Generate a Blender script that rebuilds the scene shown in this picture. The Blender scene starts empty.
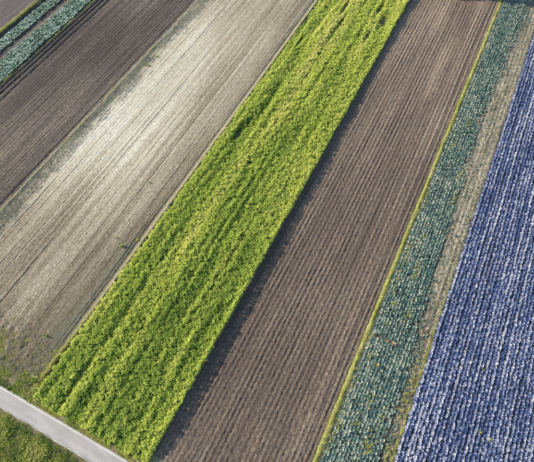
import bpy, math, random
import numpy as np

# ------------------------------------------------------------------ camera, sky, sun, exposure
sc = bpy.context.scene
R = math.radians
CAM_H, TILT, FOC = 75.0, 58.9, 484.0 / 534.0
AZ = R(26.4)                      # heading of the field strips, clockwise from the camera's heading
SUN_EL, SHADOW_DIR = 21.5, -17.0  # sun height; heading of the shadows, degrees from +X

cd = bpy.data.cameras.new('camera'); cam = bpy.data.objects.new('camera', cd)
sc.collection.objects.link(cam); sc.camera = cam
cam.location = (0, 0, CAM_H); cam.rotation_euler = (R(90 - TILT), 0, 0)
cd.sensor_width = 36.0; cd.lens = 36.0 * FOC; cd.clip_end = 6000.0; cd.clip_start = 0.5

world = bpy.data.worlds.new('World'); sc.world = world; world.use_nodes = True
wn = world.node_tree.nodes; wl = world.node_tree.links
sky = wn.new('ShaderNodeTexSky'); sky.sky_type = 'NISHITA'; sky.sun_disc = False
sky.sun_elevation = R(SUN_EL)
sx, sy = -math.cos(R(SHADOW_DIR)), -math.sin(R(SHADOW_DIR))      # horizontal direction towards the sun
sky.sun_rotation = math.atan2(sx, sy)
sky.air_density = 1.0; sky.dust_density = 0.6; sky.ozone_density = 1.6
wl.new(sky.outputs[0], wn['Background'].inputs[0]); wn['Background'].inputs[1].default_value = 0.13

sd = bpy.data.lights.new('sun', 'SUN'); sd.energy = 4.4; sd.angle = R(0.55); sd.color = (1.0, 0.86, 0.65)
sun = bpy.data.objects.new('sun', sd); sc.collection.objects.link(sun)
from mathutils import Vector
sun.rotation_euler = Vector((-sx * math.cos(R(SUN_EL)), -sy * math.cos(R(SUN_EL)), -math.sin(R(SUN_EL)))).to_track_quat('-Z', 'Y').to_euler()
sun.location = (-60, 20, 60)

sc.view_settings.view_transform = 'Standard'; sc.view_settings.look = 'None'
sc.view_settings.gamma = 1.0; sc.view_settings.use_curve_mapping = False
sc.view_settings.exposure = 1.22

# ------------------------------------------------------------------ helpers
rng = np.random.default_rng(7)
CA, SA = math.cos(AZ), math.sin(AZ)

def uv2w(u, v):                    # field coordinates (u across, v along the strips) -> world
    return u * CA + v * SA, -u * SA + v * CA

def pix(u, v, z=0.0):              # where a point lands in the picture, in units of the 534x462 photograph
    x, y = uv2w(u, v)
    t = R(TILT); dz = np.asarray(z) - CAM_H
    dep = y * math.cos(t) - dz * math.sin(t)
    up = y * math.sin(t) + dz * math.cos(t)
    return 267 + 484 * x / dep, 231 - 484 * up / dep

def inframe(u, v, m=0.0):
    px, py = pix(u, v)
    return (px > -m) & (px < 534 + m) & (py > -m) & (py < 462 + m)

def _h(ix, iy, s):
    n = (ix.astype(np.int64) * 374761393 + iy.astype(np.int64) * 668265263 + s * 974634777) & 0xffffffff
    n = ((n ^ (n >> 13)) * 1274126177) & 0xffffffff
    n = ((n ^ (n >> 16)) * 2246822519) & 0xffffffff
    return ((n ^ (n >> 15)) & 0xffffff) / float(0xffffff)

def vn(x, y, s=0):                 # value noise, 0..1
    x = np.asarray(x, float); y = np.asarray(y, float)
    x, y = np.broadcast_arrays(x, y)
    ix = np.floor(x); iy = np.floor(y); fx = x - ix; fy = y - iy
    fx = fx * fx * (3 - 2 * fx); fy = fy * fy * (3 - 2 * fy)
    ix = ix.astype(np.int64); iy = iy.astype(np.int64)
    a = _h(ix, iy, s); b = _h(ix + 1, iy, s); c = _h(ix, iy + 1, s); d = _h(ix + 1, iy + 1, s)
    return (a * (1 - fx) + b * fx) * (1 - fy) + (c * (1 - fx) + d * fx) * fy

def fbm(x, y, s=0, o=3):
    r = 0.0; a = 0.5; t = 0.0
    for k in range(o):
        r = r + a * vn(np.asarray(x) * 2 ** k + 17.3 * k, np.asarray(y) * 2 ** k - 9.1 * k, s + k); t += a; a *= 0.5
    return r / t

def sstep(a, b, x):
    t = np.clip((np.asarray(x, float) - a) / (b - a), 0, 1)
    return t * t * (3 - 2 * t)

def mesh(name, V, F, mat, attrs=None, smooth=False):
    V = np.asarray(V, np.float32); F = np.asarray(F, np.int32)
    me = bpy.data.meshes.new(name)
    n, k = F.shape
    me.vertices.add(len(V)); me.vertices.foreach_set('co', V.ravel())
    me.loops.add(n * k); me.loops.foreach_set('vertex_index', F.ravel())
    me.polygons.add(n); me.polygons.foreach_set('loop_start', np.arange(0, n * k, k, dtype=np.int32))
    me.polygons.foreach_set('loop_total', np.full(n, k, np.int32))
    if smooth: me.polygons.foreach_set('use_smooth', np.ones(n, bool))
    for an, av in (attrs or {}).items():
        at = me.attributes.new(an, 'FLOAT', 'POINT'); at.data.foreach_set('value', np.asarray(av, np.float32))
    me.update(calc_edges=True)
    if mat: me.materials.append(mat)
    return me

def link(name, me, parent=None, rot=True):
    o = bpy.data.objects.new(name, me); sc.collection.objects.link(o)
    if parent is not None: o.parent = parent
    elif rot: o.rotation_euler = (0, 0, -AZ)
    return o

def tag(o, label, cat, group=None, kind=None):
    o['label'] = label; o['category'] = cat
    if group: o['group'] = group
    if kind: o['kind'] = kind
    return o

def grid(us, vs, zf, af=None):     # height field; returns V, F, attrs
    U, W = np.meshgrid(us, vs, indexing='ij')
    Z = zf(U, W)
    V = np.stack([U, W, Z], -1).reshape(-1, 3)
    nu, nv = len(us), len(vs)
    i = np.arange((nu - 1) * nv).reshape(nu - 1, nv)[:, :-1].ravel()
    F = np.stack([i, i + nv, i + nv + 1, i + 1], -1)
    A = {k: f(U, W, Z).ravel() for k, f in (af or {}).items()}
    return V, F, A

# ---- materials
def M(name): 
    m = bpy.data.materials.new(name); m.use_nodes = True
    return m, m.node_tree.nodes, m.node_tree.links, m.node_tree.nodes['Principled BSDF']

def ramp(nd, stops):
    r = nd.new('ShaderNodeValToRGB'); e = r.color_ramp.elements
    while len(e) < len(stops): e.new(0.5)
    for el, (p, c) in zip(e, stops): el.position = p; el.color = (*c, 1)
    return r

def soil_mat(name, stops, green=None, fine=7.0, amp=0.30, bump=0.5, rough=0.95, stretch=1.0, specks=None, grain=1.6):
    m, nd, ln, bs = M(name)
    tc = nd.new('ShaderNodeTexCoord'); mp = nd.new('ShaderNodeMapping'); mp.inputs['Scale'].default_value = (1, stretch, 1)
    ln.new(tc.outputs['Object'], mp.inputs[0])
    at = nd.new('ShaderNodeAttribute'); at.attribute_name = 'tint'
    n1 = nd.new('ShaderNodeTexNoise'); n1.inputs['Scale'].default_value = fine; n1.inputs['Detail'].default_value = 4; n1.inputs['Roughness'].default_value = 0.7
    ln.new(mp.outputs[0], n1.inputs['Vector'])
    a = nd.new('ShaderNodeMath'); a.operation = 'MULTIPLY_ADD'; a.inputs[1].default_value = amp * 4.4; a.inputs[2].default_value = -amp * 2.2
    ln.new(n1.outputs['Fac'], a.inputs[0])
    b = nd.new('ShaderNodeMath'); b.operation = 'ADD'; ln.new(at.outputs['Fac'], b.inputs[0]); ln.new(a.outputs[0], b.inputs[1])
    n4 = nd.new('ShaderNodeTexNoise'); n4.inputs['Scale'].default_value = 9.0; n4.inputs['Detail'].default_value = 2; n4.inputs['Roughness'].default_value = 0.8
    ln.new(tc.outputs['Object'], n4.inputs['Vector'])
    c4 = nd.new('ShaderNodeMath'); c4.operation = 'MULTIPLY_ADD'; c4.inputs[1].default_value = grain; c4.inputs[2].default_value = -grain * .5; ln.new(n4.outputs['Fac'], c4.inputs[0])
    b4 = nd.new('ShaderNodeMath'); b4.operation = 'ADD'; ln.new(b.outputs[0], b4.inputs[0]); ln.new(c4.outputs[0], b4.inputs[1])
    rp = ramp(nd, stops); ln.new(b4.outputs[0], rp.inputs[0])
    col = rp.outputs[0]
    if green:
        ag = nd.new('ShaderNodeAttribute'); ag.attribute_name = 'weed'
        n2 = nd.new('ShaderNodeTexNoise'); n2.inputs['Scale'].default_value = 3.1; n2.inputs['Detail'].default_value = 5; n2.inputs['Roughness'].default_value = 0.75
        ln.new(tc.outputs['Object'], n2.inputs['Vector'])
        s = nd.new('ShaderNodeMath'); s.operation = 'ADD'; ln.new(ag.outputs['Fac'], s.inputs[0]); ln.new(n2.outputs['Fac'], s.inputs[1])
        mr = nd.new('ShaderNodeMapRange'); mr.inputs[1].default_value = 0.74; mr.inputs[2].default_value = 1.2; mr.clamp = True
        ln.new(s.outputs[0], mr.inputs[0])
        mx = nd.new('ShaderNodeMix'); mx.data_type = 'RGBA'; ln.new(mr.outputs[0], mx.inputs[0]); ln.new(col, mx.inputs[6]); mx.inputs[7].default_value = (*green, 1)
        col = mx.outputs[2]
    if specks:
        thr, sc_, c = specks
        n3 = nd.new('ShaderNodeTexNoise'); n3.inputs['Scale'].default_value = sc_; n3.inputs['Detail'].default_value = 2
        ln.new(tc.outputs['Object'], n3.inputs['Vector'])
        mr = nd.new('ShaderNodeMapRange'); mr.inputs[1].default_value = thr; mr.inputs[2].default_value = thr + 0.08
        ln.new(n3.outputs['Fac'], mr.inputs[0])
        mx = nd.new('ShaderNodeMix'); mx.data_type = 'RGBA'; ln.new(mr.outputs[0], mx.inputs[0]); ln.new(col, mx.inputs[6]); mx.inputs[7].default_value = (*c, 1)
        col = mx.outputs[2]
    ln.new(col, bs.inputs['Base Color']); bs.inputs['Roughness'].default_value = rough
    bs.inputs['Specular IOR Level'].default_value = 0.2
    bp = nd.new('ShaderNodeBump'); bp.inputs['Strength'].default_value = bump; bp.inputs['Distance'].default_value = 0.16
    ln.new(n1.outputs['Fac'], bp.inputs['Height']); ln.new(bp.outputs[0], bs.inputs['Normal'])
    return m

def leaf_mat(name, stops, rough=0.5, trans=0.25, spec=0.4, rand=0.25):
    m, nd, ln, bs = M(name)
    at = nd.new('ShaderNodeAttribute'); at.attribute_name = 'tint'
    oi = nd.new('ShaderNodeObjectInfo')
    a = nd.new('ShaderNodeMath'); a.operation = 'MULTIPLY_ADD'; a.inputs[1].default_value = rand; a.inputs[2].default_value = -rand / 2
    ln.new(oi.outputs['Random'], a.inputs[0])
    b = nd.new('ShaderNodeMath'); b.operation = 'ADD'; ln.new(at.outputs['Fac'], b.inputs[0]); ln.new(a.outputs[0], b.inputs[1])
    rp = ramp(nd, stops); ln.new(b.outputs[0], rp.inputs[0])
    ln.new(rp.outputs[0], bs.inputs['Base Color']); bs.inputs['Roughness'].default_value = rough
    bs.inputs['Specular IOR Level'].default_value = spec
    if trans > 0:
        tr = nd.new('ShaderNodeBsdfTranslucent'); ln.new(rp.outputs[0], tr.inputs[0])
        mx = nd.new('ShaderNodeMixShader'); mx.inputs[0].default_value = trans
        ln.new(bs.outputs[0], mx.inputs[1]); ln.new(tr.outputs[0], mx.inputs[2])
        ln.new(mx.outputs[0], nd['Material Output'].inputs[0])
    return m

# ---- plant templates: (V, F triangles, tint offset per vertex)
def blade(L, W, az, tilt, droop, base=(0, 0, 0), segs=2, fold=0.15, tint=0.0):
    d = np.array([math.cos(az), math.sin(az)]); p = np.array([-d[1], d[0]])
    V = []; T = []
    prof = [0.35, 1.0, 0.75][: segs + 1] if segs == 2 else [0.3, 1.0]
    x = z = 0.0; el = tilt
    for k in range(segs):
        w = W * prof[k] * 0.5
        for q, dz in ((-1, fold * W * prof[k]), (0, 0.0), (1, fold * W * prof[k])):
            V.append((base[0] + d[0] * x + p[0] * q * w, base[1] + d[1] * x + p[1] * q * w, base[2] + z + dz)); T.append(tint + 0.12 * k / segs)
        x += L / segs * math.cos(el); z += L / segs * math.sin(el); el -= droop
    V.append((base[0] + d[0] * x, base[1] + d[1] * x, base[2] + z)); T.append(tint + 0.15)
    F = []
    for k in range(segs - 1):
        a = 3 * k
        F += [(a, a + 3, a + 4), (a, a + 4, a + 1), (a + 1, a + 4, a + 5), (a + 1, a + 5, a + 2)]
    a = 3 * (segs - 1); t = len(V) - 1
    F += [(a, t, a + 1), (a + 1, t, a + 2)]
    return V, F, T

def kite(L, W, az, tilt, base, tint):
    d = np.array([math.cos(az) * math.cos(tilt), math.sin(az) * math.cos(tilt), math.sin(tilt)]); p = np.array([-math.sin(az), math.cos(az), 0]); n = np.cross(d, p)
    b = np.array(base); m = b + d * L * .5 + n * -.10 * L
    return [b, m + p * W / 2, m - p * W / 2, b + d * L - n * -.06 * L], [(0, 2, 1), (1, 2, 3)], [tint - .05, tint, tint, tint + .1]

def kclump_tpl(seed, r=.26, leaves=14):
    q = random.Random(seed); P = []
    for i in range(leaves):
        b = (q.uniform(-.6, .6) * r, q.uniform(-.6, .6) * r, q.uniform(-.6, .3) * r)
        P.append(kite(r * q.uniform(.7, 1.15), r * q.uniform(.5, .8), q.uniform(0, 6.283), q.uniform(-.1, 1.15), b, q.uniform(-.09, .09)))
    return combine(P)

def blade4(L, W, az, tilt, droop, base, fold, tint):
    d = np.array([math.cos(az), math.sin(az), 0]); p = np.array([-d[1], d[0], 0]); b = np.array(base); z = np.array([0, 0, 1.0])
    m = b + (d * math.cos(tilt) + z * math.sin(tilt)) * L * .55; t = m + (d * math.cos(tilt - droop) + z * math.sin(tilt - droop)) * L * .45
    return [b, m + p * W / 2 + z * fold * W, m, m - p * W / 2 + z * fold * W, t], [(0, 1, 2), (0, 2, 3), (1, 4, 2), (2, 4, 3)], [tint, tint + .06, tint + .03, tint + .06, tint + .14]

def combine(parts):
    V = []; F = []; T = []
    for v, f, t in parts:
        o = len(V); V += list(v); T += list(t); F += [tuple(i + o for i in q) for q in f]
    return np.array(V, float), np.array(F, int), np.array(T, float)

def dome(r, h, z0, n=7, tint=0.2, r_=random):
    V = []; F = []
    for k, (rr, zz) in enumerate(((1.0, 0.0), (0.85, 0.55))):
        for i in range(n):
            a = 2 * math.pi * (i + 0.5 * k) / n; q = r * rr * r_.uniform(0.88, 1.1)
            V.append((q * math.cos(a), q * math.sin(a), z0 + h * zz))
    V.append((0, 0, z0 + h))
    for i in range(n):
        j = (i + 1) % n
        F += [(i, j, n + i), (j, n + j, n + i), (n + i, n + j, 2 * n)]
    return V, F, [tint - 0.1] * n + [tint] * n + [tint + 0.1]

def cabbage_tpl(seed, r=0.34, leaves=8, head=True, up=0.55, tv=.12):
    q = random.Random(seed); P = []
    for i in range(leaves):
        az = 2 * math.pi * i / leaves + q.uniform(-.25, .25)
        P.append(blade4(r * q.uniform(.9, 1.25), r * q.uniform(.75, 1.0), az, up + q.uniform(-.25, .3), q.uniform(.3, .8), (0, 0, 0.05), 0.22, q.uniform(-tv, tv)))
    for i in range(3):
        az = 2 * math.pi * i / 3 + q.uniform(-.4, .4)
        P.append(blade4(r * q.uniform(.6, .8), r * q.uniform(.55, .75), az, 1.0 + q.uniform(-.2, .2), q.uniform(.3, .6), (0, 0, 0.10), 0.25, q.uniform(-tv, tv) + .08))
    if head: P.append(dome(r * .36, r * .45, 0.10, 4, 0.18, q))
    return combine(P)

def leek_tpl(seed, r=0.27, leaves=9):
    q = random.Random(seed)
    return combine([blade4(r * q.uniform(.9, 1.35), r * q.uniform(.45, .7), 2.4 * i + q.uniform(-.3, .3), q.uniform(.35, 1.15), q.uniform(.3, .9), (0, 0, 0.03), 0.2, q.uniform(-.32, .32)) for i in range(leaves)])

def clump_tpl(seed, r=0.30, leaves=11, w=0.5):
    q = random.Random(seed); P = []
    for i in range(leaves):
        az = q.uniform(0, 6.283); e = q.uniform(-.1, 1.2)
        b = (q.uniform(-.5, .5) * r * .8, q.uniform(-.5, .5) * r * .8, q.uniform(-.45, .25) * r)
        P.append(blade(r * q.uniform(.6, 1.0), r * w * q.uniform(.7, 1.2), az, e, q.uniform(.2, .9), b, 2, 0.18, q.uniform(-.15, .15)))
    return combine(P)

def tuft_tpl(seed, h=0.3, blades=8, spread=0.12, w=0.05):
    q = random.Random(seed); P = []
    for i in range(blades):
        az = q.uniform(0, 6.283)
        b = (q.uniform(-1, 1) * spread, q.uniform(-1, 1) * spread, 0)
        P.append(blade(h * q.uniform(.6, 1.1), w * q.uniform(.7, 1.4), az, q.uniform(.7, 1.45), .4, b, 1, 0.1, q.uniform(-.15, .15)))
    return combine(P)

def scatter(tpls, u, v, z, s, tint, rot=None, zs=None):   # many copies of templates joined into one vertex set
    n = len(u); rot = rng.uniform(0, 6.283, n) if rot is None else rot
    zs = s if zs is None else zs
    which = rng.integers(0, len(tpls), n)
    VV = []; FF = []; TT = []; off = 0
    for k, (V, F, T) in enumerate(tpls):
        i = np.where(which == k)[0]
        if not len(i): continue
        c, sn = np.cos(rot[i])[:, None], np.sin(rot[i])[:, None]
        x = (c * V[:, 0] - sn * V[:, 1]) * s[i][:, None] + u[i][:, None]
        y = (sn * V[:, 0] + c * V[:, 1]) * s[i][:, None] + v[i][:, None]
        zz = V[:, 2] * zs[i][:, None] + z[i][:, None]
        VV.append(np.stack([x, y, zz], -1).reshape(-1, 3))
        TT.append((T[None, :] + tint[i][:, None]).ravel())
        FF.append((F[None] + (np.arange(len(i)) * len(V))[:, None, None] + off).reshape(-1, 3))
        off += len(i) * len(V)
    return np.concatenate(VV), np.concatenate(FF), np.concatenate(TT)

def scat_obj(name, mat, *a, parent=None, **k):
    V, F, T = scatter(*a, **k)
    return link(name, mesh(name, V, F, mat, {'tint': T}), parent)

def rand_uv(n, u0, u1, v0, v1): return rng.uniform(u0, u1, n), rng.uniform(v0, v1, n)

# ------------------------------------------------------------------ ground sheet out to the horizon
def ground_mat():
    m, nd, ln, bs = M('open_country')
    tc = nd.new('ShaderNodeTexCoord'); sp = nd.new('ShaderNodeSeparateXYZ'); ln.new(tc.outputs['Object'], sp.inputs[0])
    n0 = nd.new('ShaderNodeTexNoise'); n0.inputs['Scale'].default_value = 0.8; n0.inputs['Detail'].default_value = 6; ln.new(tc.outputs['Object'], n0.inputs['Vector'])
    d = nd.new('ShaderNodeMath'); d.operation = 'MULTIPLY'; d.inputs[1].default_value = 1 / 21.0; ln.new(sp.outputs[0], d.inputs[0])
    w = nd.new('ShaderNodeTexWhiteNoise'); w.noise_dimensions = '1D'
    f = nd.new('ShaderNodeMath'); f.operation = 'FLOOR'; ln.new(d.outputs[0], f.inputs[0]); ln.new(f.outputs[0], w.inputs['W'])
    rp = ramp(nd, [(0, (.10, .08, .065)), (.3, (.07, .10, .025)), (.55, (.20, .17, .12)), (.8, (.12, .10, .08)), (1, (.09, .12, .03))])
    rp.color_ramp.interpolation = 'CONSTANT'; ln.new(w.outputs['Value'], rp.inputs[0])
    mx = nd.new('ShaderNodeMix'); mx.data_type = 'RGBA'; mx.inputs[0].default_value = .35; ln.new(rp.outputs[0], mx.inputs[6])
    r2 = ramp(nd, [(.3, (.06, .055, .045)), (.7, (.16, .14, .10))]); ln.new(n0.outputs['Fac'], r2.inputs[0]); ln.new(r2.outputs[0], mx.inputs[7])
    ln.new(mx.outputs[2], bs.inputs['Base Color']); bs.inputs['Roughness'].default_value = .95
    return m
g = np.array([-2500, 2500.]); V, F, A = grid(np.linspace(-2500, 2500, 11), np.linspace(-2500, 2500, 11), lambda u, v: u * 0 - 0.06)
tag(link('ground', mesh('ground', V, F, ground_mat())), 'open farmland under and beyond the striped fields', 'ground', kind='structure')

# ------------------------------------------------------------------ brown ploughed field, ridge by ridge
BP = .748; BU0, BU1 = -17.9, 2.3
def brown_z(u, v):
    uu = u + 0.22 * (vn(v / 14, u / 6, 3) - .5) + 0.035 * (vn(v / 1.5, u / .75, 4) - .5)
    ph = (uu - BU0) / BP * 2 * np.pi
    ridge = (0.5 - 0.5 * np.cos(ph)) ** 1.4
    amp = 0.066 * (0.15 + 1.2 * vn(u / .75, v / 12, 5) + .5 * vn(u / 2, v / 4.1, 6))
    hd = sstep(121.5, 124, v)                                    # headland, turned the other way
    tr = sstep(0.5, 0.9, u); tl = 1 - sstep(-16.9, -16.4, u)
    z = amp * ridge * (1 - hd) * (1 - 0.65 * tl) + hd * 0.12 * (0.5 - 0.5 * np.cos(v * 4.4 + 1.5 * vn(u / 4, v / 3, 8)))
    z = z * (1 - 0.4 * tr) - 0.10 * np.exp(-((u - 1.15) / .16) ** 2) - 0.10 * np.exp(-((u - 1.85) / .13) ** 2) * tr + .05 * np.exp(-((u - 1.5) / .15) ** 2)
    z = z - 0.10 * np.exp(-((u + 17.35) / .18) ** 2)
    rough = 1 - 0.6 * tl
    z = z + rough * (0.06 * (vn(u / .22, v / .24, 11) - .45) + 0.03 * (vn(u / .5, v / .6, 12) - .5) + 0.055 * (rngnoise(u, v) - .5))
    return z + 0.10
def rngnoise(u, v): return vn(u / .13, v / .17, 13)
brown = soil_mat('brown_tilth', [(0.0, (.068, .052, .043)), (.45, (.130, .098, .074)), (.75, (.215, .166, .121)), (1, (.34, .272, .198))], fine=4.2, amp=.42, bump=.8)
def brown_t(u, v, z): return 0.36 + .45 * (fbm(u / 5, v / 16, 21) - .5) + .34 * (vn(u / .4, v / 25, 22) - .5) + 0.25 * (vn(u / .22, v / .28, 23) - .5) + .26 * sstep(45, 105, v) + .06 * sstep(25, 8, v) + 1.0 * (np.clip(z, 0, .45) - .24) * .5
V, F, A = grid(np.linspace(BU0, BU1, 3), np.linspace(-2, 142, 3), lambda u, v: u * 0 - .02, {'tint': lambda u, v, z: u * 0 + .4})
brownf = tag(link('ploughed_field', mesh('ploughed_soil', V, F, brown, A)), 'brown field ploughed in long ridges between the green crop and the yellow grass line', 'field', kind='structure')
edges = [BU0 + BP * k for k in range(28)]; edges[-1] = BU1 
vs = np.concatenate([np.arange(-1.6, 60, .17), np.arange(60, 141, .25)])
for a, b in zip(edges[:-1], edges[1:]):
    V, F, A = grid(np.linspace(a, b, 8), vs, brown_z, {'tint': brown_t})
    link('ridge', mesh('ridge', V, F, brown, A), brownf)
def clod_tpl(seed):
    q = random.Random(seed); V = [(1, 0, 0), (0, 1, 0), (-1, 0, 0), (0, -1, 0), (0, 0, .8), (0, 0, -.8)]
    V = np.array([[c + q.uniform(-.3, .3) for c in p] for p in V])
    F = np.array([(0, 1, 4), (1, 2, 4), (2, 3, 4), (3, 0, 4)]); V = V[:5]; V[:4, 2] = -.5
    return V, F, np.array([q.uniform(-.1, .1) for _ in range(5)])
clt = [clod_tpl(k) for k in range(8)]
def clods(mat, parent, n, u0, u1, v0, v1, zf, s0, s1, dens, tf):
    u, v = rand_uv(n, u0, u1, v0, v1); z = zf(u, v); k = inframe(u, v, 25) & (rng.random(n) < dens(u, v, z)); u, v, z = u[k], v[k], z[k]
    sz = rng.uniform(0, 1, len(u)) ** 2.2 * (s1 - s0) + s0
    scat_obj('clods', mat, clt, u, v, z + .01, sz, tf(u, v, z) + rng.uniform(-.2, .25, len(u)), zs=sz * rng.uniform(.4, .75, len(u)), parent=parent)['kind'] = 'stuff'
clods(brown, brownf, 50000, -17.8, 2.25, -1, 139, brown_z, .04, .12, lambda u, v, z: .35 + 5 * (z - .08), lambda u, v, z: brown_t(u, v, z) + .15)

# ------------------------------------------------------------------ dark field
DU0, DU1 = -89.3, -66.35
dark = soil_mat('dark_tilth', [(0, (.036, .030, .028)), (.4, (.072, .059, .050)), (.7, (.125, .102, .081)), (1, (.26, .212, .155))], fine=4.0, amp=.40, bump=.7, stretch=.8, specks=(.67, 4.6, (.26, .225, .18)), grain=1.8)
def dark_z(u, v):
    uu = u + .12 * (vn(v / 7, u / 5, 31) - .5)
    ph = (uu - DU0) / .765 * 2 * np.pi
    z = .026 * (.5 - .5 * np.cos(ph)) * (.1 + 1.6 * vn(u / .8, v / 18, 32)) + .07 * (vn(u / .2, v / .24, 33) - .5) + .025 * (vn(u / .6, v / 1.1, 34) - .5)
    for c, w, dpt in ((-88.6, .22, .16), (-87.5, .25, .2), (-86.0, .25, .15), (-67.0, .2, .08), (-68.2, .2, .05), (-77.1, .14, .03), (-72.3, .14, .03), (-81.0, .16, .035)):
        z = z - dpt * np.exp(-((uu - c) / w) ** 2)
    return z + .26
def dark_t(u, v, z): return .40 + .5 * (fbm(u / 6, v / 18, 35) - .5) + .46 * (vn(u / .35, v / 22, 36) - .5) + .2 * (vn(u / .3, v / .5, 37) - .5) - .22 * sstep(-84, -87.5, u) + .16 * np.exp(-((u + 74) / 4) ** 2) * sstep(70, 40, v)
V, F, A = grid(np.linspace(DU0, DU1, 3), np.linspace(5, 118, 3), lambda u, v: u * 0 - .02, {'tint': lambda u, v, z: u * 0 + .4})
darkf = tag(link('ploughed_field', mesh('dark_soil', V, F, dark, A)), 'dark brown field with fine ridges between the kale beds and the pale field', 'field', kind='structure')
n = 15; edges = np.linspace(DU0, DU1, n + 1); vs = np.arange(12, 102, .26)
for a, b in zip(edges[:-1], edges[1:]):
    V, F, A = grid(np.linspace(a, b, 13), vs, dark_z, {'tint': dark_t}); link('ridge', mesh('ridge', V, F, dark, A), darkf)
clods(dark, darkf, 24000, DU0 + .3, DU1 - .2, 12, 104, dark_z, .05, .13, lambda u, v, z: .7 + 0 * u, lambda u, v, z: dark_t(u, v, z) + .28)

# ------------------------------------------------------------------ pale stubble field, bed by bed
PE = [-66.0, -63.4, -61.75, -60.0, -58.4, -56.8, -55.1, -53.45, -51.0, -49.2, -47.3, -45.5, -43.4, -41.9, -40.3, -38.95]
DEEP = [0, .14, .15, .13, .12, .12, .10, .19, .07, .08, .07, .10, .06, .10, .15, 0]
pale = soil_mat('pale_stubble', [(0, (.105, .086, .058)), (.35, (.225, .190, .130)), (.62, (.36, .322, .235)), (.85, (.48, .448, .35)), (1, (.59, .56, .46))], green=(.135, .138, .095), fine=4.0, amp=.30, bump=.6, stretch=.7, grain=1.1)
def pale_z(u, v):
    uu = u + .22 * (vn(v / 11, u / 5, 41) - .5) + .10 * (vn(v / 2.0, u / 2, 42) - .5)
    z = .05 * (vn(u / .16, v / .3, 43) - .5) + .02 * (vn(u / .9, v / 2, 44) - .5)
    hd = 1 - sstep(5.5, 9.0, v + 4 * (vn(u / 2.5, v / 3, 45) - .5))
    for c, dp in zip(PE, DEEP):
        if dp:
            k = (.15 + 1.25 * vn(v / 13, c * 3.1, 46)) * (.7 + .6 * vn(v / .9, c * 1.7, 48))
            z = z - .50 * dp * k * (1 - .8 * hd) * np.exp(-((uu - c) / (.10 if dp < .25 else .16)) ** 2) + .028 * k * (1 - hd) * np.exp(-((uu - c - .24) / .10) ** 2)
    z = z + hd * (.26 * (fbm(u / .7, v / .7, 47) - .5) + .10 * (vn(u / .22, v / .24, 49) - .5))
    z = z - .12 * np.exp(-((uu + 39.6) / .3) ** 2)
    return z + .34
def pale_t(u, v, z):
    t = .46 + .34 * (fbm(u / 5, v / 16, 51) - .5) + .34 * (vn(u / .55, v / 26, 52) - .5) + .14 * (vn(u / .2, v / 15, 54) - .5) + .12 * (vn(u / .25, v / .5, 53) - .5)
    t = t + .26 * sstep(-66, -62.5, u) * (1 - sstep(-54, -46, u)) * sstep(20, 48, v) * (1 - .8 * sstep(66, 98, v)) - .17 * (1 - sstep(16, 44, v)) - .06 * sstep(80, 105, v)
    t = t + .10 * np.exp(-((u + 51) / 2.5) ** 2) * sstep(20, 50, v)
    t = t - .20 * sstep(-47, -40, u) * (1 - .45 * sstep(45, 90, v)) - .16 * (1 - sstep(3, 14, v))
    return t
def pale_w(u, v, z):
    e = 1 - sstep(-65.6, -62.6, u)
    w = .50 * e * (.6 + vn(u / 1.2, v / 5, 55)) + .34 * sstep(-44, -39.5, u) * (.3 + vn(u / 2, v / 8, 56)) + .10 * (1 - sstep(1, 9, v)) + .12 * (vn(u / 1.2, v / 18, 57) - .3)
    return w + .16 * (1 - sstep(12, 45, v))
V, F, A = grid(np.linspace(PE[0], PE[-1], 3), np.linspace(-1, 124, 3), lambda u, v: u * 0 - .02, {'tint': lambda u, v, z: u * 0 + .4, 'weed': lambda u, v, z: u * 0})
palef = tag(link('stubble_field', mesh('pale_soil', V, F, pale, A)), 'pale straw coloured harvested field with thin furrow lines left of the green crop', 'field', kind='structure')
vs = np.concatenate([np.arange(.2, 40, .2), np.arange(40, 116, .32)])
def bed_us(a, b):
    e = np.array([0, .07, .14, .22, .32]); m = np.linspace(.32, b - a - .32, max(3, int((b - a - .64) / .16) + 1))[1:-1]
    return a + np.concatenate([e, m, (b - a) - e[::-1]])
for a, b in zip(PE[:-1], PE[1:]):
    V, F, A = grid(bed_us(a, b), vs, pale_z, {'tint': pale_t, 'weed': pale_w})
    link('bed', mesh('bed', V, F, pale, A), palef)
def clods2(n, v0, v1, dens, s1):
    u, v = rand_uv(n, -65.9, -39.4, v0, v1); z = pale_z(u, v); k = inframe(u, v, 15) & (rng.random(n) < dens(u, v)); u, v, z = u[k], v[k], z[k]
    sz = .035 + rng.uniform(0, 1, len(u)) ** 2 * s1
    V, F, T = scatter(clt, u, v, z + .01, sz, pale_t(u, v, z) + rng.uniform(-.25, .2, len(u)), zs=sz * .6)
    link('clods', mesh('clods', V, F, pale, {'tint': T, 'weed': pale_w(V[:, 0], V[:, 1], 0)}), palef)['kind'] = 'stuff'
clods2(22000, 2, 112, lambda u, v: .6 + 0 * u, .06); clods2(4500, .4, 9, lambda u, v: 1 - sstep(4, 9, v), .085)

# ------------------------------------------------------------------ soils below the crops and the far corner field
def simple_field(name, label, u0, u1, v0, v1, du, dv, zf, mat, tf, wf=None, cat='field'):
    af = {'tint': tf}
    if wf: af['weed'] = wf
    V, F, A = grid(np.linspace(u0, u1, max(3, int((u1 - u0) / du))), np.linspace(v0, v1, max(3, int((v1 - v0) / dv))), zf, af)
    return tag(link(name, mesh(name, V, F, mat, A)), label, cat, kind='structure')

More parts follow.
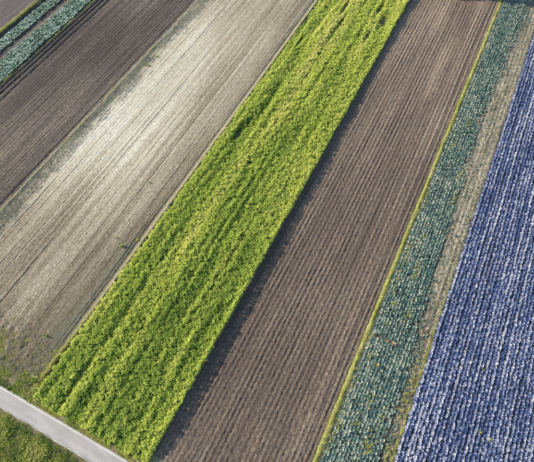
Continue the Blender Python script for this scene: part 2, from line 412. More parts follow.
corner = soil_mat('corner_tilth', [(0, (.06, .050, .050)), (.5, (.105, .088, .084)), (1, (.17, .145, .13))], fine=6, amp=.2, bump=.4, stretch=.4)
simple_field('ploughed_field', 'smooth purplish brown soil in the upper left corner beyond the dark ditch', -128, -102.35, 44, 96, .16, .3,
             lambda u, v: .25 + .07 * (vn(u / .5, v / 3, 61) - .5) + .04 * (vn(u / .3, v / .4, 62) - .5), corner, lambda u, v, z: .45 + .4 * (fbm(u / 3, v / 9, 63) - .5) + .3 * (vn(u / .6, v / 20, 64) - .5))
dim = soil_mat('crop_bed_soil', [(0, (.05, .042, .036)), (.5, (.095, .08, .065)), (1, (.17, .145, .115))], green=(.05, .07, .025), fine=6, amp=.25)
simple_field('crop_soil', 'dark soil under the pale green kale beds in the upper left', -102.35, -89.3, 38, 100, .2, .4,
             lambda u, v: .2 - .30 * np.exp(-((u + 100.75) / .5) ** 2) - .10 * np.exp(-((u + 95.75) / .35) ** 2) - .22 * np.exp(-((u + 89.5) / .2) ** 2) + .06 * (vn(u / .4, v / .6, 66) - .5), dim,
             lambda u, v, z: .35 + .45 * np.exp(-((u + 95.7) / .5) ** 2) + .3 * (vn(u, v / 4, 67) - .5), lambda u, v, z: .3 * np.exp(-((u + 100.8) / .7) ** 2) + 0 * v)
def straw_edge(v): return np.interp(v, [5, 14, 30, 39, 60, 75, 90, 105, 122, 140], [11.3, 11.0, 10.5, 9.8, 8.9, 8.3, 8.3, 8.7, 9.4, 10]) 
straw = soil_mat('straw_soil', [(0, (.055, .05, .04)), (.35, (.13, .115, .083)), (.65, (.25, .22, .155)), (1, (.40, .355, .265))], green=(.07, .09, .03), fine=3.5, amp=.45, bump=.9, stretch=.6)
def straw_t(u, v, z):
    e = sstep(-.6, .5, u - straw_edge(v) + 1.2 * (vn(u / .8, v / 3, 71) - .5))
    return .16 + (.22 + .24 * sstep(22, 45, v)) * e + .35 * (vn(u / .35, v / 9, 72) - .5) + .2 * (vn(u / .3, v / .4, 73) - .5)
def straw_z(u, v):
    e = sstep(-.4, .6, u - straw_edge(v))
    return .16 + e * .032 * np.cos((u - 9) * 2 * np.pi / .78) + .10 * (vn(u / .25, v / .3, 74) - .5) + .06 * (vn(u / .6, v / 1.2, 75) - .5)
simple_field('straw_strip', 'tan strip of dry soil and straw between the teal rows and the blue field', 3.1, 12.55, -1.5, 141, .13, .25, straw_z, straw, straw_t,
             lambda u, v, z: .15 + .25 * (vn(u, v / 3, 76) - .5), cat='soil strip')
bluesoil = soil_mat('blue_field_soil', [(0, (.035, .035, .04)), (.5, (.06, .058, .06)), (1, (.11, .10, .09))], fine=6, amp=.25)
simple_field('crop_soil', 'dark soil showing between the rows of the blue field', 12.55, 52, -1.5, 141, .4, .6, lambda u, v: .14 + .05 * (vn(u / .5, v / .7, 77) - .5), bluesoil, lambda u, v, z: .4 + .3 * (vn(u, v / 4, 78) - .5))

# ------------------------------------------------------------------ farm lane
def asphalt():
    m, nd, ln, bs = M('lane_asphalt')
    tc = nd.new('ShaderNodeTexCoord'); mp = nd.new('ShaderNodeMapping'); mp.inputs['Scale'].default_value = (.25, 1.3, 1); ln.new(tc.outputs['Object'], mp.inputs[0])
    n1 = nd.new('ShaderNodeTexNoise'); n1.inputs['Scale'].default_value = 1.2; n1.inputs['Detail'].default_value = 6; ln.new(mp.outputs[0], n1.inputs['Vector'])
    n2 = nd.new('ShaderNodeTexNoise'); n2.inputs['Scale'].default_value = 11; n2.inputs['Detail'].default_value = 3; ln.new(tc.outputs['Object'], n2.inputs['Vector'])
    rp = ramp(nd, [(.3, (.30, .285, .272)), (.7, (.385, .368, .35))]); ln.new(n1.outputs['Fac'], rp.inputs[0])
    r2 = ramp(nd, [(.35, (.88, .88, .88)), (.65, (1.03, 1.03, 1.03))]); ln.new(n2.outputs['Fac'], r2.inputs[0])
    mx = nd.new('ShaderNodeMix'); mx.data_type = 'RGBA'; mx.blend_type = 'MULTIPLY'; mx.inputs[0].default_value = 1; ln.new(rp.outputs[0], mx.inputs[6]); ln.new(r2.outputs[0], mx.inputs[7])
    n3 = nd.new('ShaderNodeTexNoise'); n3.inputs['Scale'].default_value = 1.1; n3.inputs['Detail'].default_value = 8; n3.inputs['Roughness'].default_value = .7; ln.new(tc.outputs['Object'], n3.inputs['Vector'])
    r3 = ramp(nd, [(.52, (0, 0, 0)), (.72, (1, 1, 1))]); ln.new(n3.outputs['Fac'], r3.inputs[0])
    d3 = nd.new('ShaderNodeMath'); d3.operation = 'MULTIPLY'; d3.inputs[1].default_value = .55; ln.new(r3.outputs[0], d3.inputs[0])
    m3 = nd.new('ShaderNodeMix'); m3.data_type = 'RGBA'; ln.new(d3.outputs[0], m3.inputs[0]); ln.new(mx.outputs[2], m3.inputs[6]); m3.inputs[7].default_value = (.27, .24, .20, 1)
    ln.new(m3.outputs[2], bs.inputs['Base Color']); bs.inputs['Roughness'].default_value = .85; bs.inputs['Specular IOR Level'].default_value = .25
    return m
RV0, RV1 = -4.28, -2.33
V, F, A = grid(np.arange(-160, 80.1, .5), np.linspace(RV0, RV1, 7), lambda u, v: .24 + .012 * (vn(u / 2, v / 1.2, 81) - .5) - .012 * ((v + 3.3) ** 2))
lane = tag(link('road', mesh('road', V, F, asphalt(), smooth=True)), 'narrow light grey asphalt farm lane crossing the lower left corner', 'road', kind='structure')
conc = soil_mat('pale_edge_concrete', [(0, (.20, .185, .16)), (.4, (.36, .345, .32)), (.7, (.46, .45, .43)), (1, (.52, .51, .49))], fine=4, amp=.25, bump=.3, rough=.85)
us = np.arange(-160, 80.1, .22)
def edge_strip(v_in, v_out, wob, seed, name):
    n = len(us); w = v_out + np.sign(v_out - v_in) * wob * (fbm(us / 1.1, us * 0, seed, 4) - .55) * 3
    rows = [v_in + us * 0, v_in + us * 0, w, w + np.sign(v_out - v_in) * .06]
    zz = [.20, .240, .236, .12]
    V = np.concatenate([np.stack([us, r, us * 0 + z + .006 * (vn(us / .4, us * 0 + k, seed + 1) - .5)], -1) for k, (r, z) in enumerate(zip(rows, zz))])
    F = []
    for k in range(3):
        i = np.arange(n - 1) + k * n; F.append(np.stack([i, i + 1, i + 1 + n, i + n], -1))
    T = np.tile((.62 if v_out > v_in else .42) + (.3 if v_out > v_in else .8) * (fbm(us / 1.5, us * 0, seed + 2) - .5), 4)
    link(name, mesh(name, V, np.concatenate(F), conc, {'tint': T}), lane)
edge_strip(RV1, -2.0, .03, 83, 'concrete_edge'); edge_strip(RV0, -4.47, .07, 87, 'gravel_edge')

# ------------------------------------------------------------------ verges and meadow by the lane
verge_m = soil_mat('verge_soil', [(0, (.10, .08, .05)), (.5, (.20, .17, .105)), (1, (.32, .28, .19))], green=(.13, .155, .045), fine=5, amp=.35)
simple_field('verge', 'brown weedy verge along the upper edge of the grey lane', -100, 12, -2.03, .25, .25, .25, lambda u, v: .17 + .08 * (vn(u / .4, v / .4, 91) - .5), verge_m, lambda u, v, z: .5 + .4 * (vn(u / 1.5, v, 92) - .5), lambda u, v, z: .18 + .4 * (vn(u / 2, v / 1.5, 93) - .5), cat='verge')
simple_field('meadow_ground', 'rough weedy ground below the grey lane in the lower left corner', -90, 30, -34, -4.5, .5, .5, lambda u, v: .12 + .10 * (vn(u / .6, v / .6, 94) - .5), verge_m, lambda u, v, z: .45 + .4 * (vn(u / 1.5, v, 95) - .5), lambda u, v, z: .25 + .4 * (vn(u / 2, v / 1.5, 96) - .5), cat='meadow')

# ------------------------------------------------------------------ green crop
crop_m = leaf_mat('green_crop_leaf', [(0, (.17, .26, .05)), (.35, (.42, .52, .095)), (.65, (.62, .66, .15)), (1, (.72, .70, .24))], rough=.75, trans=.42, spec=.3, rand=0)
CU0, CU1, CV0, CV1 = -38.35, -18.35, -1.35, 141
BARE = [(-35.6, 58.5, .7, 2.6), (-35.0, 62, .35, 2.2), (-31.5, 107, .45, 3.0), (-30.2, 101, .4, 2.5), (-37.8, 97, .4, 2), (-21.0, 106, 1.1, 3.6), (-22.6, 99, .5, 2.6), (-23.5, 110, .5, 2.5), (-36.2, 90, .4, 2)]
def crop_bare(u, v):
    b = np.zeros(np.broadcast(u, v).shape)
    for c, d, a, e in BARE: b = np.maximum(b, np.exp(-((u - c) / a) ** 2 - ((v - d) / e) ** 2))
    return b
def crop_h(u, v):
    uu = u + 1.0 * (vn(v / 16, u / 9, 101) - .5)
    h = .84 + .34 * (vn(uu / .7, v / 16, 102) - .5) + .34 * (fbm(uu / 1.3, v / 2.4, 103) - .5) + .2 * (vn(u / 4, v / 12, 104) - .5)
    h = h + .32 * np.exp(-((u - CU1 - .1) / .7) ** 2) * (1 - .75 * sstep(45, 100, v)) + .22 * (vn(u / .42, v / .6, 110) - .5) - .12 * sstep(50, 100, v) + .06 * np.cos(uu * 2 * np.pi / .62) 
    for c, a in ((-27.2, .22), (-34.3, .4), (-23.4, .18), (-30.0, .15)):
        h = h - .36 * np.exp(-((uu - c) / a) ** 2) * sstep(.25, .65, vn(v / 17, c, 105))
    h = h * (1 - .8 * crop_bare(u, v)) * (.55 + .45 * sstep(CV0, CV0 + 1.6, v)) * (.72 + .28 * sstep(CV0, CV0 + 4.5, v + (u - CU1) * -1.2))
    return np.clip(h, .1, 1.7)
def crop_tint(u, v):
    uu = u + .9 * (vn(v / 16, u / 9, 101) - .5)
    t = .46 + .46 * (vn(uu / .9, v / 24, 106) - .5) + .50 * (vn(uu / .36, v / 16, 111) - .5) + .30 * (fbm(u / 2.6, v / 7, 107) - .5)
    t = t + .26 * np.exp(-((uu + 31.3) / 1.5) ** 2) * sstep(15, 45, v) + .14 * np.exp(-((u - CU1) / .8) ** 2) + .10 * sstep(50, 110, v)
    return t - .12 * np.exp(-((uu + 35.0) / 1.5) ** 2) - .16 * np.exp(-((uu + 24.5) / 2.5) ** 2) - .25 * crop_bare(u, v)
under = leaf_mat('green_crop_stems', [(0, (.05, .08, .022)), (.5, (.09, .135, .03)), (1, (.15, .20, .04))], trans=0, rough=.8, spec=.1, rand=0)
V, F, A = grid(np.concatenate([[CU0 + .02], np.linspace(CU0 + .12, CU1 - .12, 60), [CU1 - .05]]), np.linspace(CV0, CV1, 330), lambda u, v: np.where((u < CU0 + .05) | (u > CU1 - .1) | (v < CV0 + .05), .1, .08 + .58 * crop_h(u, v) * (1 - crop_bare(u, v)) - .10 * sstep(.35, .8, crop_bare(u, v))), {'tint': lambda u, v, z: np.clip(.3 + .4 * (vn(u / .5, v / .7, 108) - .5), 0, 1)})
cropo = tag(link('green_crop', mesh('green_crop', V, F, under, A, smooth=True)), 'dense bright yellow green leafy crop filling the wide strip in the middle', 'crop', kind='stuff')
simple_field('crop_soil', 'grey brown soil showing in thin patches of the green crop', CU0 - .5, CU1 + .45, .25, 141, .5, .8, lambda u, v: .085 + 0 * u, dim, lambda u, v, z: .8 + .2 * (vn(u, v, 112) - .5), lambda u, v, z: .1 + 0 * u)
ctp = [kclump_tpl(k, .25, 9) for k in range(8)]
n = 45000; u, v = rand_uv(n, CU0 + .1, CU1 - .05, CV0, CV1)
keep = (rng.random(n) > 1.0 * crop_bare(u, v)) & inframe(u, v, 18); u, v = u[keep], v[keep]
h = crop_h(u, v); s = rng.uniform(.75, 1.35, len(u))
scat_obj('leaves', crop_m, ctp, u, v, .10 + h * rng.uniform(.78, 1.0, len(u)), s, crop_tint(u, v) + rng.uniform(-.09, .09, len(u)), parent=cropo)['kind'] = 'stuff'
n = 3600; v = rng.uniform(CV0, 130, n); u = CU1 + rng.uniform(-.12, .12, n) + .18 * (vn(v / 1.3, 0, 109) - .5); h = crop_h(u, v)
u[::9] += rng.uniform(0, .28, len(u[::9])); scat_obj('edge_leaves', crop_m, ctp, u, v, .06 + h * rng.uniform(.1, 1.0, n), rng.uniform(.7, 1.1, n), .42 + rng.uniform(-.2, .2, n), parent=cropo)['kind'] = 'stuff'

# ------------------------------------------------------------------ blue field
blue_m = leaf_mat('blue_waxy_leaf', [(0, (.034, .058, .155)), (.35, (.088, .130, .27)), (.6, (.25, .28, .39)), (.8, (.44, .44, .49)), (1, (.58, .57, .58))], rough=.55, trans=.06, spec=.4, rand=.2)  # pale stops: waxy bloom, with sunlit highlights put into the leaf colour
btp = [cabbage_tpl(200 + k, .27, 6, tv=.44, up=.42) for k in range(5)]
ROW = .60; PL = .33
def rows(u0, u1, row, pl, v0, v1, ju, jv, gap, seed):
    r = np.random.default_rng(seed); out = []
    for k in range(int((u1 - u0) / row)):
        v = np.arange(v0 + r.uniform(0, pl), v1, pl); v = v + r.uniform(-jv, jv, len(v))
        u = u0 + row * k + r.uniform(-ju, ju, len(v)) + .18 * (vn(v / 9, k * 2.7, seed) - .5) + .10 * (vn(v / 2.5, k * 1.3, seed + 1) - .5)
        kp = r.random(len(v)) > gap
        out.append(np.stack([u[kp], v[kp], np.full(kp.sum(), k)], -1))
    return np.concatenate(out)
def ordw(n):
    return '%d%s' % (n, 'th' if 10 <= n % 100 <= 20 else {1: 'st', 2: 'nd', 3: 'rd'}.get(n % 10, 'th'))

def plant_rows(P, z, scale, tint, tpls, mat, name, cat, label, group, stuff_name, stuff_label, stuff_cat, key, meshname, margin=22):
    """the 300 plants that show largest as things of their own, the rest joined"""
    vis = inframe(P[:, 0], P[:, 1], 0); near = inframe(P[:, 0], P[:, 1], margin)
    order = {}
    for k in np.unique(P[:, 2]):
        i = np.where((P[:, 2] == k) & vis)[0]
        for q, j in enumerate(i[np.argsort(P[i, 1])]): order[j] = q + 1
    inside = np.where(inframe(P[:, 0], P[:, 1], -1.5))[0]
    px, py = pix(P[inside, 0], P[inside, 1])
    sel = inside[np.argsort(-py)][:300]; ss = set(sel.tolist())
    mes = []
    for k, (V, F, T) in enumerate(tpls):
        for q, dt in enumerate((-.36, -.12, .12, .36)):
            mes.append(mesh(meshname, V, F, mat, {'tint': T + .45 + dt}))
    for j in sel:
        b = int(np.clip((tint[j] - .45 + .48) / .24, 0, 3))
        o = bpy.data.objects.new(name, mes[rng.integers(0, len(tpls)) * 4 + b]); sc.collection.objects.link(o)
        x, y = uv2w(P[j, 0], P[j, 1]); o.location = (x, y, z[j]); o.rotation_euler = (0, 0, rng.uniform(0, 6.283)); o.scale = (scale[j],) * 3
        tag(o, label % (ordw(order[j]), ordw(int(key(P[j, 2])))), cat, group)
    rest = np.array([j for j in np.where(near)[0] if j not in ss])
    so = scat_obj(stuff_name, mat, tpls, P[rest, 0], P[rest, 1], z[rest], scale[rest], tint[rest])
    tag(so, stuff_label, stuff_cat, kind='stuff')

P = rows(12.85, 40, ROW, PL, 4, 141, .09, .10, .0, 301)
def blue_edge(v): return 12.62 + .3 * (vn(v / 4, 0, 302) - .5)
P = P[P[:, 0] > blue_edge(P[:, 1])]
n = len(P)
rt = vn(P[:, 2] * 1.7, P[:, 1] / 12, 303)
tint = .40 + .12 * np.cos(P[:, 2] * np.pi) + .50 * (rt - .5) + .25 * (fbm(P[:, 0] / 3, P[:, 1] / 6, 304) - .5) + rng.uniform(-.24, .24, n)
scale = rng.uniform(.85, 1.3, n) * (.92 + .3 * vn(P[:, 2] * 2.3, P[:, 1] / 8, 305))
plant_rows(P, np.full(n, .12), scale, tint, btp, blue_m, 'cabbage', 'cabbage', '%s blue cabbage from the bottom edge, %s row right of the grassy strip', 'blue cabbages planted in rows', 'blue_crop', 'rows of waxy blue cabbages covering the right side of the picture', 'crop', lambda k: k + 1, 'blue_cabbage')

# ------------------------------------------------------------------ teal field
teal_m = leaf_mat('teal_waxy_leaf', [(0, (.032, .085, .072)), (.35, (.090, .170, .142)), (.62, (.20, .27, .205)), (1, (.50, .50, .36))], rough=.45, trans=.12, spec=.45, rand=.2)  # palest stop paints highlights onto some of the leaves
ttp = [leek_tpl(400 + k) for k in range(5)]
P = rows(3.45, 12.1, .50, .27, 2, 139, .08, .12, .02, 401)
dens = np.maximum(sstep(1.0, -1.3, P[:, 0] - straw_edge(P[:, 1]) + 1.6 * (vn(P[:, 0] / 1.2, P[:, 1] / 4, 402) - .5)), .08 + .42 * sstep(46, 24, P[:, 1]))
P = P[(rng.random(len(P)) < dens) & (vn(P[:, 0] / .9, P[:, 1] / 1.4, 403) > .07)]
n = len(P)
tint = .38 + .5 * (fbm(P[:, 0] / 1.8, P[:, 1] / 5, 404) - .5) + .3 * (vn(P[:, 2] * 1.9, P[:, 1] / 15, 405) - .5) + rng.uniform(-.36, .36, n)
scale = rng.uniform(.85, 1.35, n) * np.where(P[:, 0] > straw_edge(P[:, 1]), .7, 1.0)
plant_rows(P, np.full(n, .15), scale, tint, ttp, teal_m, 'leek_plant', 'leek', '%s teal plant from the bottom edge, %s row right of the yellow grass line', 'teal plants in rows', 'teal_crop', 'rows of blue green leafy plants between the grass line and the straw strip', 'crop', lambda k: k + 1, 'leek')

# ------------------------------------------------------------------ pale green cabbages, upper left
pg_m = leaf_mat('pale_green_leaf', [(0, (.035, .10, .055)), (.35, (.14, .25, .155)), (.62, (.33, .42, .32)), (1, (.60, .65, .58))], rough=.5, trans=.12, spec=.4, rand=.2)
gtp = [cabbage_tpl(500 + k, .42, 9, head=False, up=.45, tv=.3) for k in range(5)]
A_ = rows(-99.8, -96.4, .60, .46, 44, 92, .14, .14, .04, 501); B_ = rows(-94.5, -89.4, .60, .46, 38, 98, .14, .14, .04, 502)
kA, kB = int(A_[:, 2].max()) + 1, int(B_[:, 2].max()) + 1
A_[:, 2] += kB + 1                      # so rows count from the dark field: 0.. kB-1 is the near bed
B_[:, 2] = kB - 1 - B_[:, 2]; A_[:, 2] = kB + (kA - 1) - (A_[:, 2] - kB - 1)
P = np.concatenate([A_, B_]); n = len(P)
tint = .40 + .55 * (fbm(P[:, 0] / 1.2, P[:, 1] / 2.5, 503) - .5) + rng.uniform(-.25, .25, n)
plant_rows(P, np.full(n, .2), rng.uniform(.8, 1.3, n), tint, gtp, pg_m, 'kale_plant', 'kale', '%s pale green kale plant from the left edge, %s row left of the dark field', 'pale green kale plants in the upper left beds', 'kale_bed', 'pale green kale plants at the far end of the two upper left beds', 'crop', lambda k: k + 1, 'kale', margin=18)

# ------------------------------------------------------------------ grass lines between the fields
grass_m = leaf_mat('edge_grass', [(0, (.045, .075, .015)), (.3, (.15, .19, .035)), (.55, (.38, .40, .09)), (.76, (.56, .54, .21)), (.88, (.52, .48, .33)), (1, (.60, .55, .42))], rough=.7, trans=.3, spec=.2, rand=0)
gt = [tuft_tpl(600 + k, .30, 8, .13, .085) for k in range(5)]
def grass_line(name, label, u0, u1, v0, v1, per_m, z, tint, hs, ridge=.12, wob=.1, seed=0):
    vs = np.arange(v0, v1, .3); n = 7
    V, F, A = grid(np.linspace(u0 - .05, u1 + .05, n), vs, lambda u, v: z - .1 + (ridge * .5 + .08) * np.clip(1 - ((u - (u0 + u1) / 2 - .25 * (u1 - u0) * (fbm(v / 1.2, seed, seed) - .5)) / (((u1 - u0) / 2 + .06) * (.55 + .6 * vn(v / .7, 3, seed)))) ** 2, 0, 1) * (.6 + .7 * vn(u / .3, v / .5, seed)), {'tint': lambda u, v, zz: np.clip(tint(u, v) - .1, 0, 1)})
    root = tag(link(name, mesh(name, V, F, grass_m, A, smooth=True)), label, 'grass', kind='stuff')
    m = int((v1 - v0) * per_m); u, v = rand_uv(m, u0, u1, v0, v1); u = u + wob * (vn(v / 1.5, seed, seed) - .5); kq = vn(v / .9, 7 + u * .6, seed + 5) > .2; u, v = u[kq], v[kq]; m = len(u)
    s = rng.uniform(.6, 1.3, m) * hs(u, v); kp = s > .12
    u, v, s = u[kp], v[kp], s[kp]
    zz = z - .03 + ridge * np.clip(1 - ((u - (u0 + u1) / 2) / ((u1 - u0) / 2 + .06)) ** 2, 0, 1)
    scat_obj('blades', grass_m, gt, u, v, zz, s, tint(u, v) + rng.uniform(-.15, .15, len(u)), parent=root)['kind'] = 'stuff'
grass_line('grass_strip', 'bright yellow green grass line between the brown ploughed field and the teal rows', 2.35, 3.25, -1, 136, 42, .10,
           lambda u, v: .70 - .34 * sstep(2.75, 3.05, u + .3 * (vn(v / 2, 3, 614) - .5)) + .4 * (fbm(v / 2.5, u, 611) - .5), lambda u, v: .6 + .7 * vn(v / 1.5, 1, 612), .10, .3, 613)
grass_line('grass_strip', 'thin straw coloured grass line between the dark field and the pale field', -66.42, -66.02, 8, 108, 26, .26,
           lambda u, v: .96 + .2 * (vn(v / 2, 0, 621) - .5), lambda u, v: .6 + .5 * vn(v / 1.2, 1, 622), .10, .2, 623)
grass_line('grass_strip', 'yellow green grass line beside the dark ditch in the upper left corner', -102.5, -101.75, 46, 92, 40, .22,
           lambda u, v: .56 + .25 * (vn(v / 2, 0, 631) - .5), lambda u, v: 1.1 + .6 * vn(v / 1.4, 1, 632), .22, .2, 633)
grass_line('grass_strip', 'thin pale grass line along the left edge of the green crop', -39.12, -38.78, -.4, 118, 34, .32,
           lambda u, v: .98 - .44 * (1 - sstep(4, 14, v)) + .2 * (vn(v / 2, 0, 641) - .5), lambda u, v: .75 + .4 * vn(v / 1.2, 1, 642) + .9 * (1 - sstep(3, 13, v)), .22, .12, 643)
grass_line('grass_strip', 'green grass ridge beside a dark furrow at the blue field edge', 12.1, 12.6, 4, 52, 24, .16,
           lambda u, v: .56 + .3 * (vn(v / 2.5, 0, 651) - .5), lambda u, v: (.2 + 1.1 * vn(v / 3, 1, 652)) * (1 - .8 * sstep(26, 44, v)), .10, .35, 653)
grass_line('grass_strip', 'thin yellow green fringe along the dark field side of the kale bed', -89.62, -89.38, 40, 98, 20, .22,
           lambda u, v: .52 + .3 * (vn(v / 2.5, 0, 661) - .5), lambda u, v: .3 + .9 * vn(v / 3, 1, 662), .08, .25, 663)

# ------------------------------------------------------------------ low weeds: verges, meadow, ragged patches
weed_m = leaf_mat('weed_leaf', [(0, (.05, .085, .02)), (.3, (.19, .25, .04)), (.55, (.38, .41, .07)), (.75, (.50, .47, .16)), (.9, (.46, .36, .19)), (1, (.30, .17, .10))], rough=.6, trans=.25, spec=.25, rand=0)
wt = [kclump_tpl(700 + k, .20, 10) for k in range(6)]; gt2 = [tuft_tpl(720 + k, .22, 7, .12, .075) for k in range(4)]
n = 9000; u, v = rand_uv(n, -46, -23, -14, -4.5); d = fbm(u / 1.6, v / 1.6, 702); k = inframe(u, v, 40) & (d > .18 + .34 * sstep(-5.4, -4.6, v)); u, v, d = u[k], v[k], d[k]
mo = tag(scat_obj('meadow_weeds', weed_m, wt, u, v, .14 + .5 * np.clip(d - .4, 0, 1) * sstep(-4.5, -6.0, v) + rng.uniform(-.05, .08, len(u)), rng.uniform(.6, 1.3, len(u)) * (.55 + .9 * d) * (.45 + .55 * sstep(-4.5, -6.0, v)), .46 + 1.0 * (fbm(u / 2.2, v / 2.2, 703) - .5) + rng.uniform(-.2, .2, len(u))), 'mixed green and straw coloured weeds below the grey lane', 'weeds', kind='stuff')
n = 7000; u, v = rand_uv(n, -46, -23, -14, -4.42); k = inframe(u, v, 40); u, v = u[k], v[k]
scat_obj('dry_grass', grass_m, gt2, u, v, np.full(len(u), .13), rng.uniform(.6, 1.3, len(u)), .62 + .7 * (fbm(u / 1.5, v / 1.5, 704) - .5) + rng.uniform(-.2, .2, len(u)), parent=mo)['kind'] = 'stuff'
n = 5500; u = rng.uniform(-60, -12, n); v = -2.0 + np.abs(rng.normal(0, .55, n)) + .05
top = np.where(u < CU0, 2.2, -.9); v = np.minimum(v + np.where(u < CU0, rng.uniform(0, 2.8, n) * (rng.random(n) < .75), 0), 3)
k = inframe(u, v, 30) & (vn(u / 1.3, v / .8, 705) > .30); u, v = u[k], v[k]
vo = tag(scat_obj('verge_weeds', weed_m, wt, u, v, np.where(v > .3, .32, .18) + 0 * u, rng.uniform(.4, 1.15, len(u)) * np.where(u < CU0, 1.0, .6), np.where(u < CU0, .36, .55) + .9 * (fbm(u / 1.8, v / 1.5, 706) - .5) + rng.uniform(-.15, .15, len(u))), 'low green and reddish weeds between the grey lane and the fields', 'weeds', kind='stuff')
n = 3500; u = rng.uniform(-60, -12, n); v = rng.uniform(-1.98, .3, n); k = inframe(u, v, 30) & (v > -1.95 + .3 * vn(u / .6, 0, 707)); u, v = u[k], v[k]
scat_obj('dry_grass', grass_m, gt2, u, v, np.full(len(u), .17), rng.uniform(.5, 1.1, len(u)), .74 + .5 * (fbm(u / 1.5, v / 1.5, 708) - .5) + rng.uniform(-.2, .2, len(u)), parent=vo)['kind'] = 'stuff'
# weedy left margin and right margin of the pale field, and its rough lower end
n = 9000; u, v = rand_uv(n, -65.9, -62.4, 12, 104); k = inframe(u, v, 10) & (fbm(u / .9, v / 3, 711) > .37 + .20 * sstep(-64.2, -62.6, u)); u, v = u[k], v[k]
tag(scat_obj('margin_weeds', leaf_mat('grey_green_weed', [(0, (.06, .085, .07)), (.5, (.125, .155, .135)), (1, (.25, .27, .23))], trans=.15, rand=0), gt2, u, v, np.full(len(u), .33), rng.uniform(.5, 1.2, len(u)), .42 + .5 * (fbm(u / 1.5, v / 4, 712) - .5) + rng.uniform(-.2, .2, len(u))), 'grey green weeds along the left margin of the pale field', 'weeds', kind='stuff')
n = 1800; u, v = rand_uv(n, -41.6, -39.3, 3, 112); k = inframe(u, v, 10) & (fbm(u / .8, v / 2.5, 713) > .60); u, v = u[k], v[k]
a = rand_uv(12000, -56, -39.2, .3, 13); kk = inframe(a[0], a[1], 10) & (fbm(a[0] / 1.2, a[1] / 1.2, 714) > .30 + .036 * a[1]); u = np.concatenate([u, a[0][kk]]); v = np.concatenate([v, a[1][kk]])
tag(scat_obj('margin_weeds', weed_m, wt + gt2, u, v, np.full(len(u), .30), rng.uniform(.2, .8, len(u)), .66 + .9 * (fbm(u / 1.5, v / 2, 715) - .5) + rng.uniform(-.2, .2, len(u)) - .12 * (v < 2)), 'sparse small weeds on the lower end and right margin of the pale field', 'weeds', kind='stuff')
# ditch grass, upper left: its dark colour also carries the grass line's shadow
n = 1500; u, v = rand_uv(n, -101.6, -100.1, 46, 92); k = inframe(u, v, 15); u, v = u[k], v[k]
tag(scat_obj('ditch_shadow_grass', leaf_mat('ditch_shadow_leaf', [(0, (.03, .05, .018)), (1, (.08, .11, .03))], trans=.2, rand=0), gt2, u, v, .20 - .30 * np.exp(-((u + 100.75) / .5) ** 2), rng.uniform(.5, 1, len(u)), rng.uniform(.1, .8, len(u))), 'dark ditch grass beside the upper left kale bed, with shadow put into its colour', 'grass', kind='stuff')
# yellow weeds among the teal rows, by the grass line, and on the straw strip
def patch(cs, n, sc_):
    U = []; W = []
    for c, d, a, b in cs:
        m = int(n * a * b); U.append(rng.normal(c, a * .6, m)); W.append(rng.normal(d, b * .6, m))
    return np.concatenate(U), np.concatenate(W)
u, v = patch([(8.7, 15.3, .7, 2.0), (9.3, 19, .35, 1.5), (3.8, 17, .5, 2.6), (3.7, 23, .35, 2), (3.6, 30, .3, 2), (3.9, 46, .5, 3), (4.2, 41, .4, 2), (8.2, 62, .4, 2.5), (7.7, 68, .35, 2), (3.7, 12, .5, 2), (5.2, 33, .35, .8), (3.6, 60, .35, 3), (6.5, 44, .6, 1.5), (4.9, 37, .5, 1.2), (7.6, 36, .5, 1.5), (6.2, 17, .5, 1.5), (4.6, 75, .4, 2), (6.0, 82, .4, 1.5), (4.5, 27, .5, 1), (7.0, 21, .5, 1.5), (5.5, 52, .4, 1.5), (11.6, 13, .5, 4), (11.5, 24, .4, 4)], 30, 1)
tag(scat_obj('yellow_weeds', weed_m, wt, u, v, np.full(len(u), .34), rng.uniform(.5, 1.1, len(u)), .60 + rng.uniform(-.28, .36, len(u))), 'yellow and brown weeds scattered in patches among the teal rows', 'weeds', kind='stuff')
n = 9000; u, v = rand_uv(n, 7.6, 12.55, 4, 136); k = (u > straw_edge(v) - 1.6 + 1.4 * vn(u / .8, v / 3, 723)) & inframe(u, v, 18) & (vn((u - 9) / .30, v / 7, 721) > .36); u, v = u[k], v[k]
st = [kclump_tpl(730 + k, .15, 7) for k in range(6)]
straw_m = leaf_mat('dry_straw', [(0, (.05, .085, .05)), (.2, (.10, .13, .05)), (.4, (.22, .20, .11)), (.65, (.40, .355, .24)), (1, (.58, .53, .40))], trans=.2, rand=0)
tag(scat_obj('straw_tufts', straw_m, st, u, v, straw_z(u, v) + .02, rng.uniform(.5, 1.2, len(u)), .50 - .22 * sstep(40, 18, v) + .7 * (vn(u / .3, v / 6, 722) - .5) + rng.uniform(-.32, .32, len(u))), 'dry straw and stubble standing on the tan strip', 'straw', kind='stuff')

# ------------------------------------------------------------------ single weeds that stand out
def weed(u, v, z, s, t, label, seed, n=16):
    V, F, T = clump_tpl(seed, .34, n, .5)
    V[:, 2] -= V[:, 2].min()
    o = link('weed_plant', mesh('weed_plant', V, F, weed_m, {'tint': T + t}))
    x, y = uv2w(u, v); o.location = (x, y, z); o.scale = (s, s, s * .9)
    tag(o, label, 'weed', 'single weeds standing out in the fields')
weed(-41.7, 26.1, .27, 1.6, .22, 'dark green weed clump on the pale field, largest of the three by the green crop', 801)
weed(-43.4, 27.1, .28, .9, .35, 'small weed on the pale field, farthest of three from the green crop', 802)
weed(-39.95, 28.5, .20, 1.2, .5, 'yellow green weed on the pale field, nearest of three to the green crop', 803)
weed(-45.0, 40.0, .28, .8, .3, 'lone small green weed in the middle of the pale field', 804)
weed(-63.9, 67.6, .28, 1.4, .25, 'green weed clump in the grey green margin beside the dark field, the nearer', 805)
weed(-63.5, 71.0, .28, 1.2, .3, 'green weed clump in the grey green margin beside the dark field, the farther', 806)
weed(-43.0, 7.2, .26, 1.5, .15, 'dark green weed clump at the rough lower end of the pale field', 807)
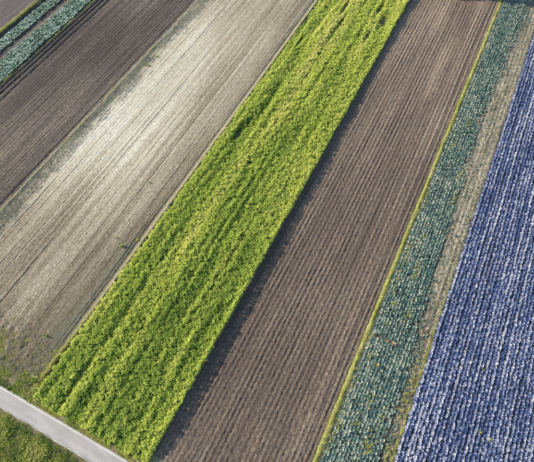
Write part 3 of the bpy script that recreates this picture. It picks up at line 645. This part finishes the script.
weed(-39.9, 1.0, .26, 2.4, .28, 'bushy dark green weed at the lower left corner of the green crop', 808)
weed(6.0, 30.5, .32, 1.3, .95, 'orange brown wilted plant among the teal rows, the upper of two', 809)
weed(6.0, 26.2, .32, 1.5, .78, 'yellow wilted plant among the teal rows below the orange brown one', 810)
weed(7.2, 30.6, .32, 1.3, .93, 'small rusty wilted plant among the teal rows, beside the straw strip side', 811)
weed(20.7, 32.8, .2, 1.0, .15, 'small green weed among the blue cabbages, the farthest up', 812)
weed(22.5, 23.7, .2, 1.0, .28, 'yellow green weed among the blue cabbages near the bottom, the left one', 813)
weed(24.0, 23.3, .2, 1.0, .32, 'yellow green weed among the blue cabbages near the bottom, the right one', 814)

# ------------------------------------------------------------------ trees and a hedge just beyond the upper edge: their shadows reach the field ends
bark, nd, ln, bs = M('bark'); bs.inputs['Base Color'].default_value = (.09, .07, .05, 1); bs.inputs['Roughness'].default_value = .9
nz = nd.new('ShaderNodeTexNoise'); nz.inputs['Scale'].default_value = 6; rp = ramp(nd, [(.3, (.05, .04, .03)), (.7, (.13, .10, .075))]); ln.new(nz.outputs['Fac'], rp.inputs[0]); ln.new(rp.outputs[0], bs.inputs['Base Color'])
tree_m = leaf_mat('tree_leaf', [(0, (.03, .055, .012)), (.5, (.06, .095, .02)), (1, (.11, .14, .03))], trans=.25, rand=0)
tt = [clump_tpl(900 + k, .5, 10, .5) for k in range(4)]
def limb(p, q, r0, r1, n=8):
    p, q = np.array(p, float), np.array(q, float); d = (q - p) / np.linalg.norm(q - p)
    a = np.cross(d, [0, 1, .3]); a /= np.linalg.norm(a); b = np.cross(d, a); V = []
    for c, r in ((p, r0), ((p + q) / 2 + .04 * a, (r0 + r1) / 2), (q, r1)):
        for k in range(n): t = 2 * math.pi * k / n; V.append(c + r * (math.cos(t) * a + math.sin(t) * b))
    F = [(k + n * j, (k + 1) % n + n * j, (k + 1) % n + n * j + n, k + n * j + n) for j in range(2) for k in range(n)]
    return V, F
def tree(x, y, h, w, label, seed):
    q = np.random.default_rng(seed); e = bpy.data.objects.new('tree', None); sc.collection.objects.link(e); e.location = (x, y, -.06); tag(e, label, 'tree', 'trees beyond the upper edge')
    V, F = limb((0, 0, 0), (.1, .05, h * .55), .2, .12)
    for k in range(5):
        a = k * 1.3; v2, f2 = limb((.05, .03, h * (.3 + .05 * k)), (math.cos(a) * w * .32, math.sin(a) * w * .32, h * (.55 + .06 * k)), .09, .03, 6); o = len(V); V += v2; F += [tuple(i + o for i in f) for f in f2]
    link('trunk', mesh('trunk', np.array(V), np.array(F), bark, smooth=True), e)
    n = 420; d = q.normal(size=(n, 3)); d /= np.linalg.norm(d, axis=1)[:, None]; r = q.uniform(.35, 1, n) ** .5 * (.75 + .5 * vn(d[:, 0] * 2 + 5, d[:, 1] * 2 + d[:, 2] * 3, seed))
    p = d * r[:, None] * np.array([w / 2, w / 2, h * .36]) + np.array([0, 0, h * .62])
    V, F, T = scatter(tt, p[:, 0], p[:, 1], p[:, 2], q.uniform(.7, 1.4, n), .5 + q.uniform(-.4, .4, n)); link('crown', mesh('crown', V, F, tree_m, {'tint': T}), e)
tree(50.0, 117.6, 8.0, 4.2, 'round leafy tree beyond the upper edge, the left one', 911)
tree(56.0, 118.4, 9.0, 4.8, 'round leafy tree beyond the upper edge, the right one', 912)
n = 520; x = rng.uniform(-4.2, 4.2, n); y = rng.normal(0, .35, n); z = rng.uniform(.1, 1.9, n)
V, F, T = scatter(tt, x, y, z, rng.uniform(.6, 1.0, n), .5 + rng.uniform(-.4, .4, n))
he = bpy.data.objects.new('hedge', None); sc.collection.objects.link(he); he.location = (49.5, 115.1, 0); tag(he, 'low clipped hedge beyond the upper edge of the brown field', 'hedge')
link('foliage', mesh('foliage', V, F, tree_m, {'tint': T}), he)
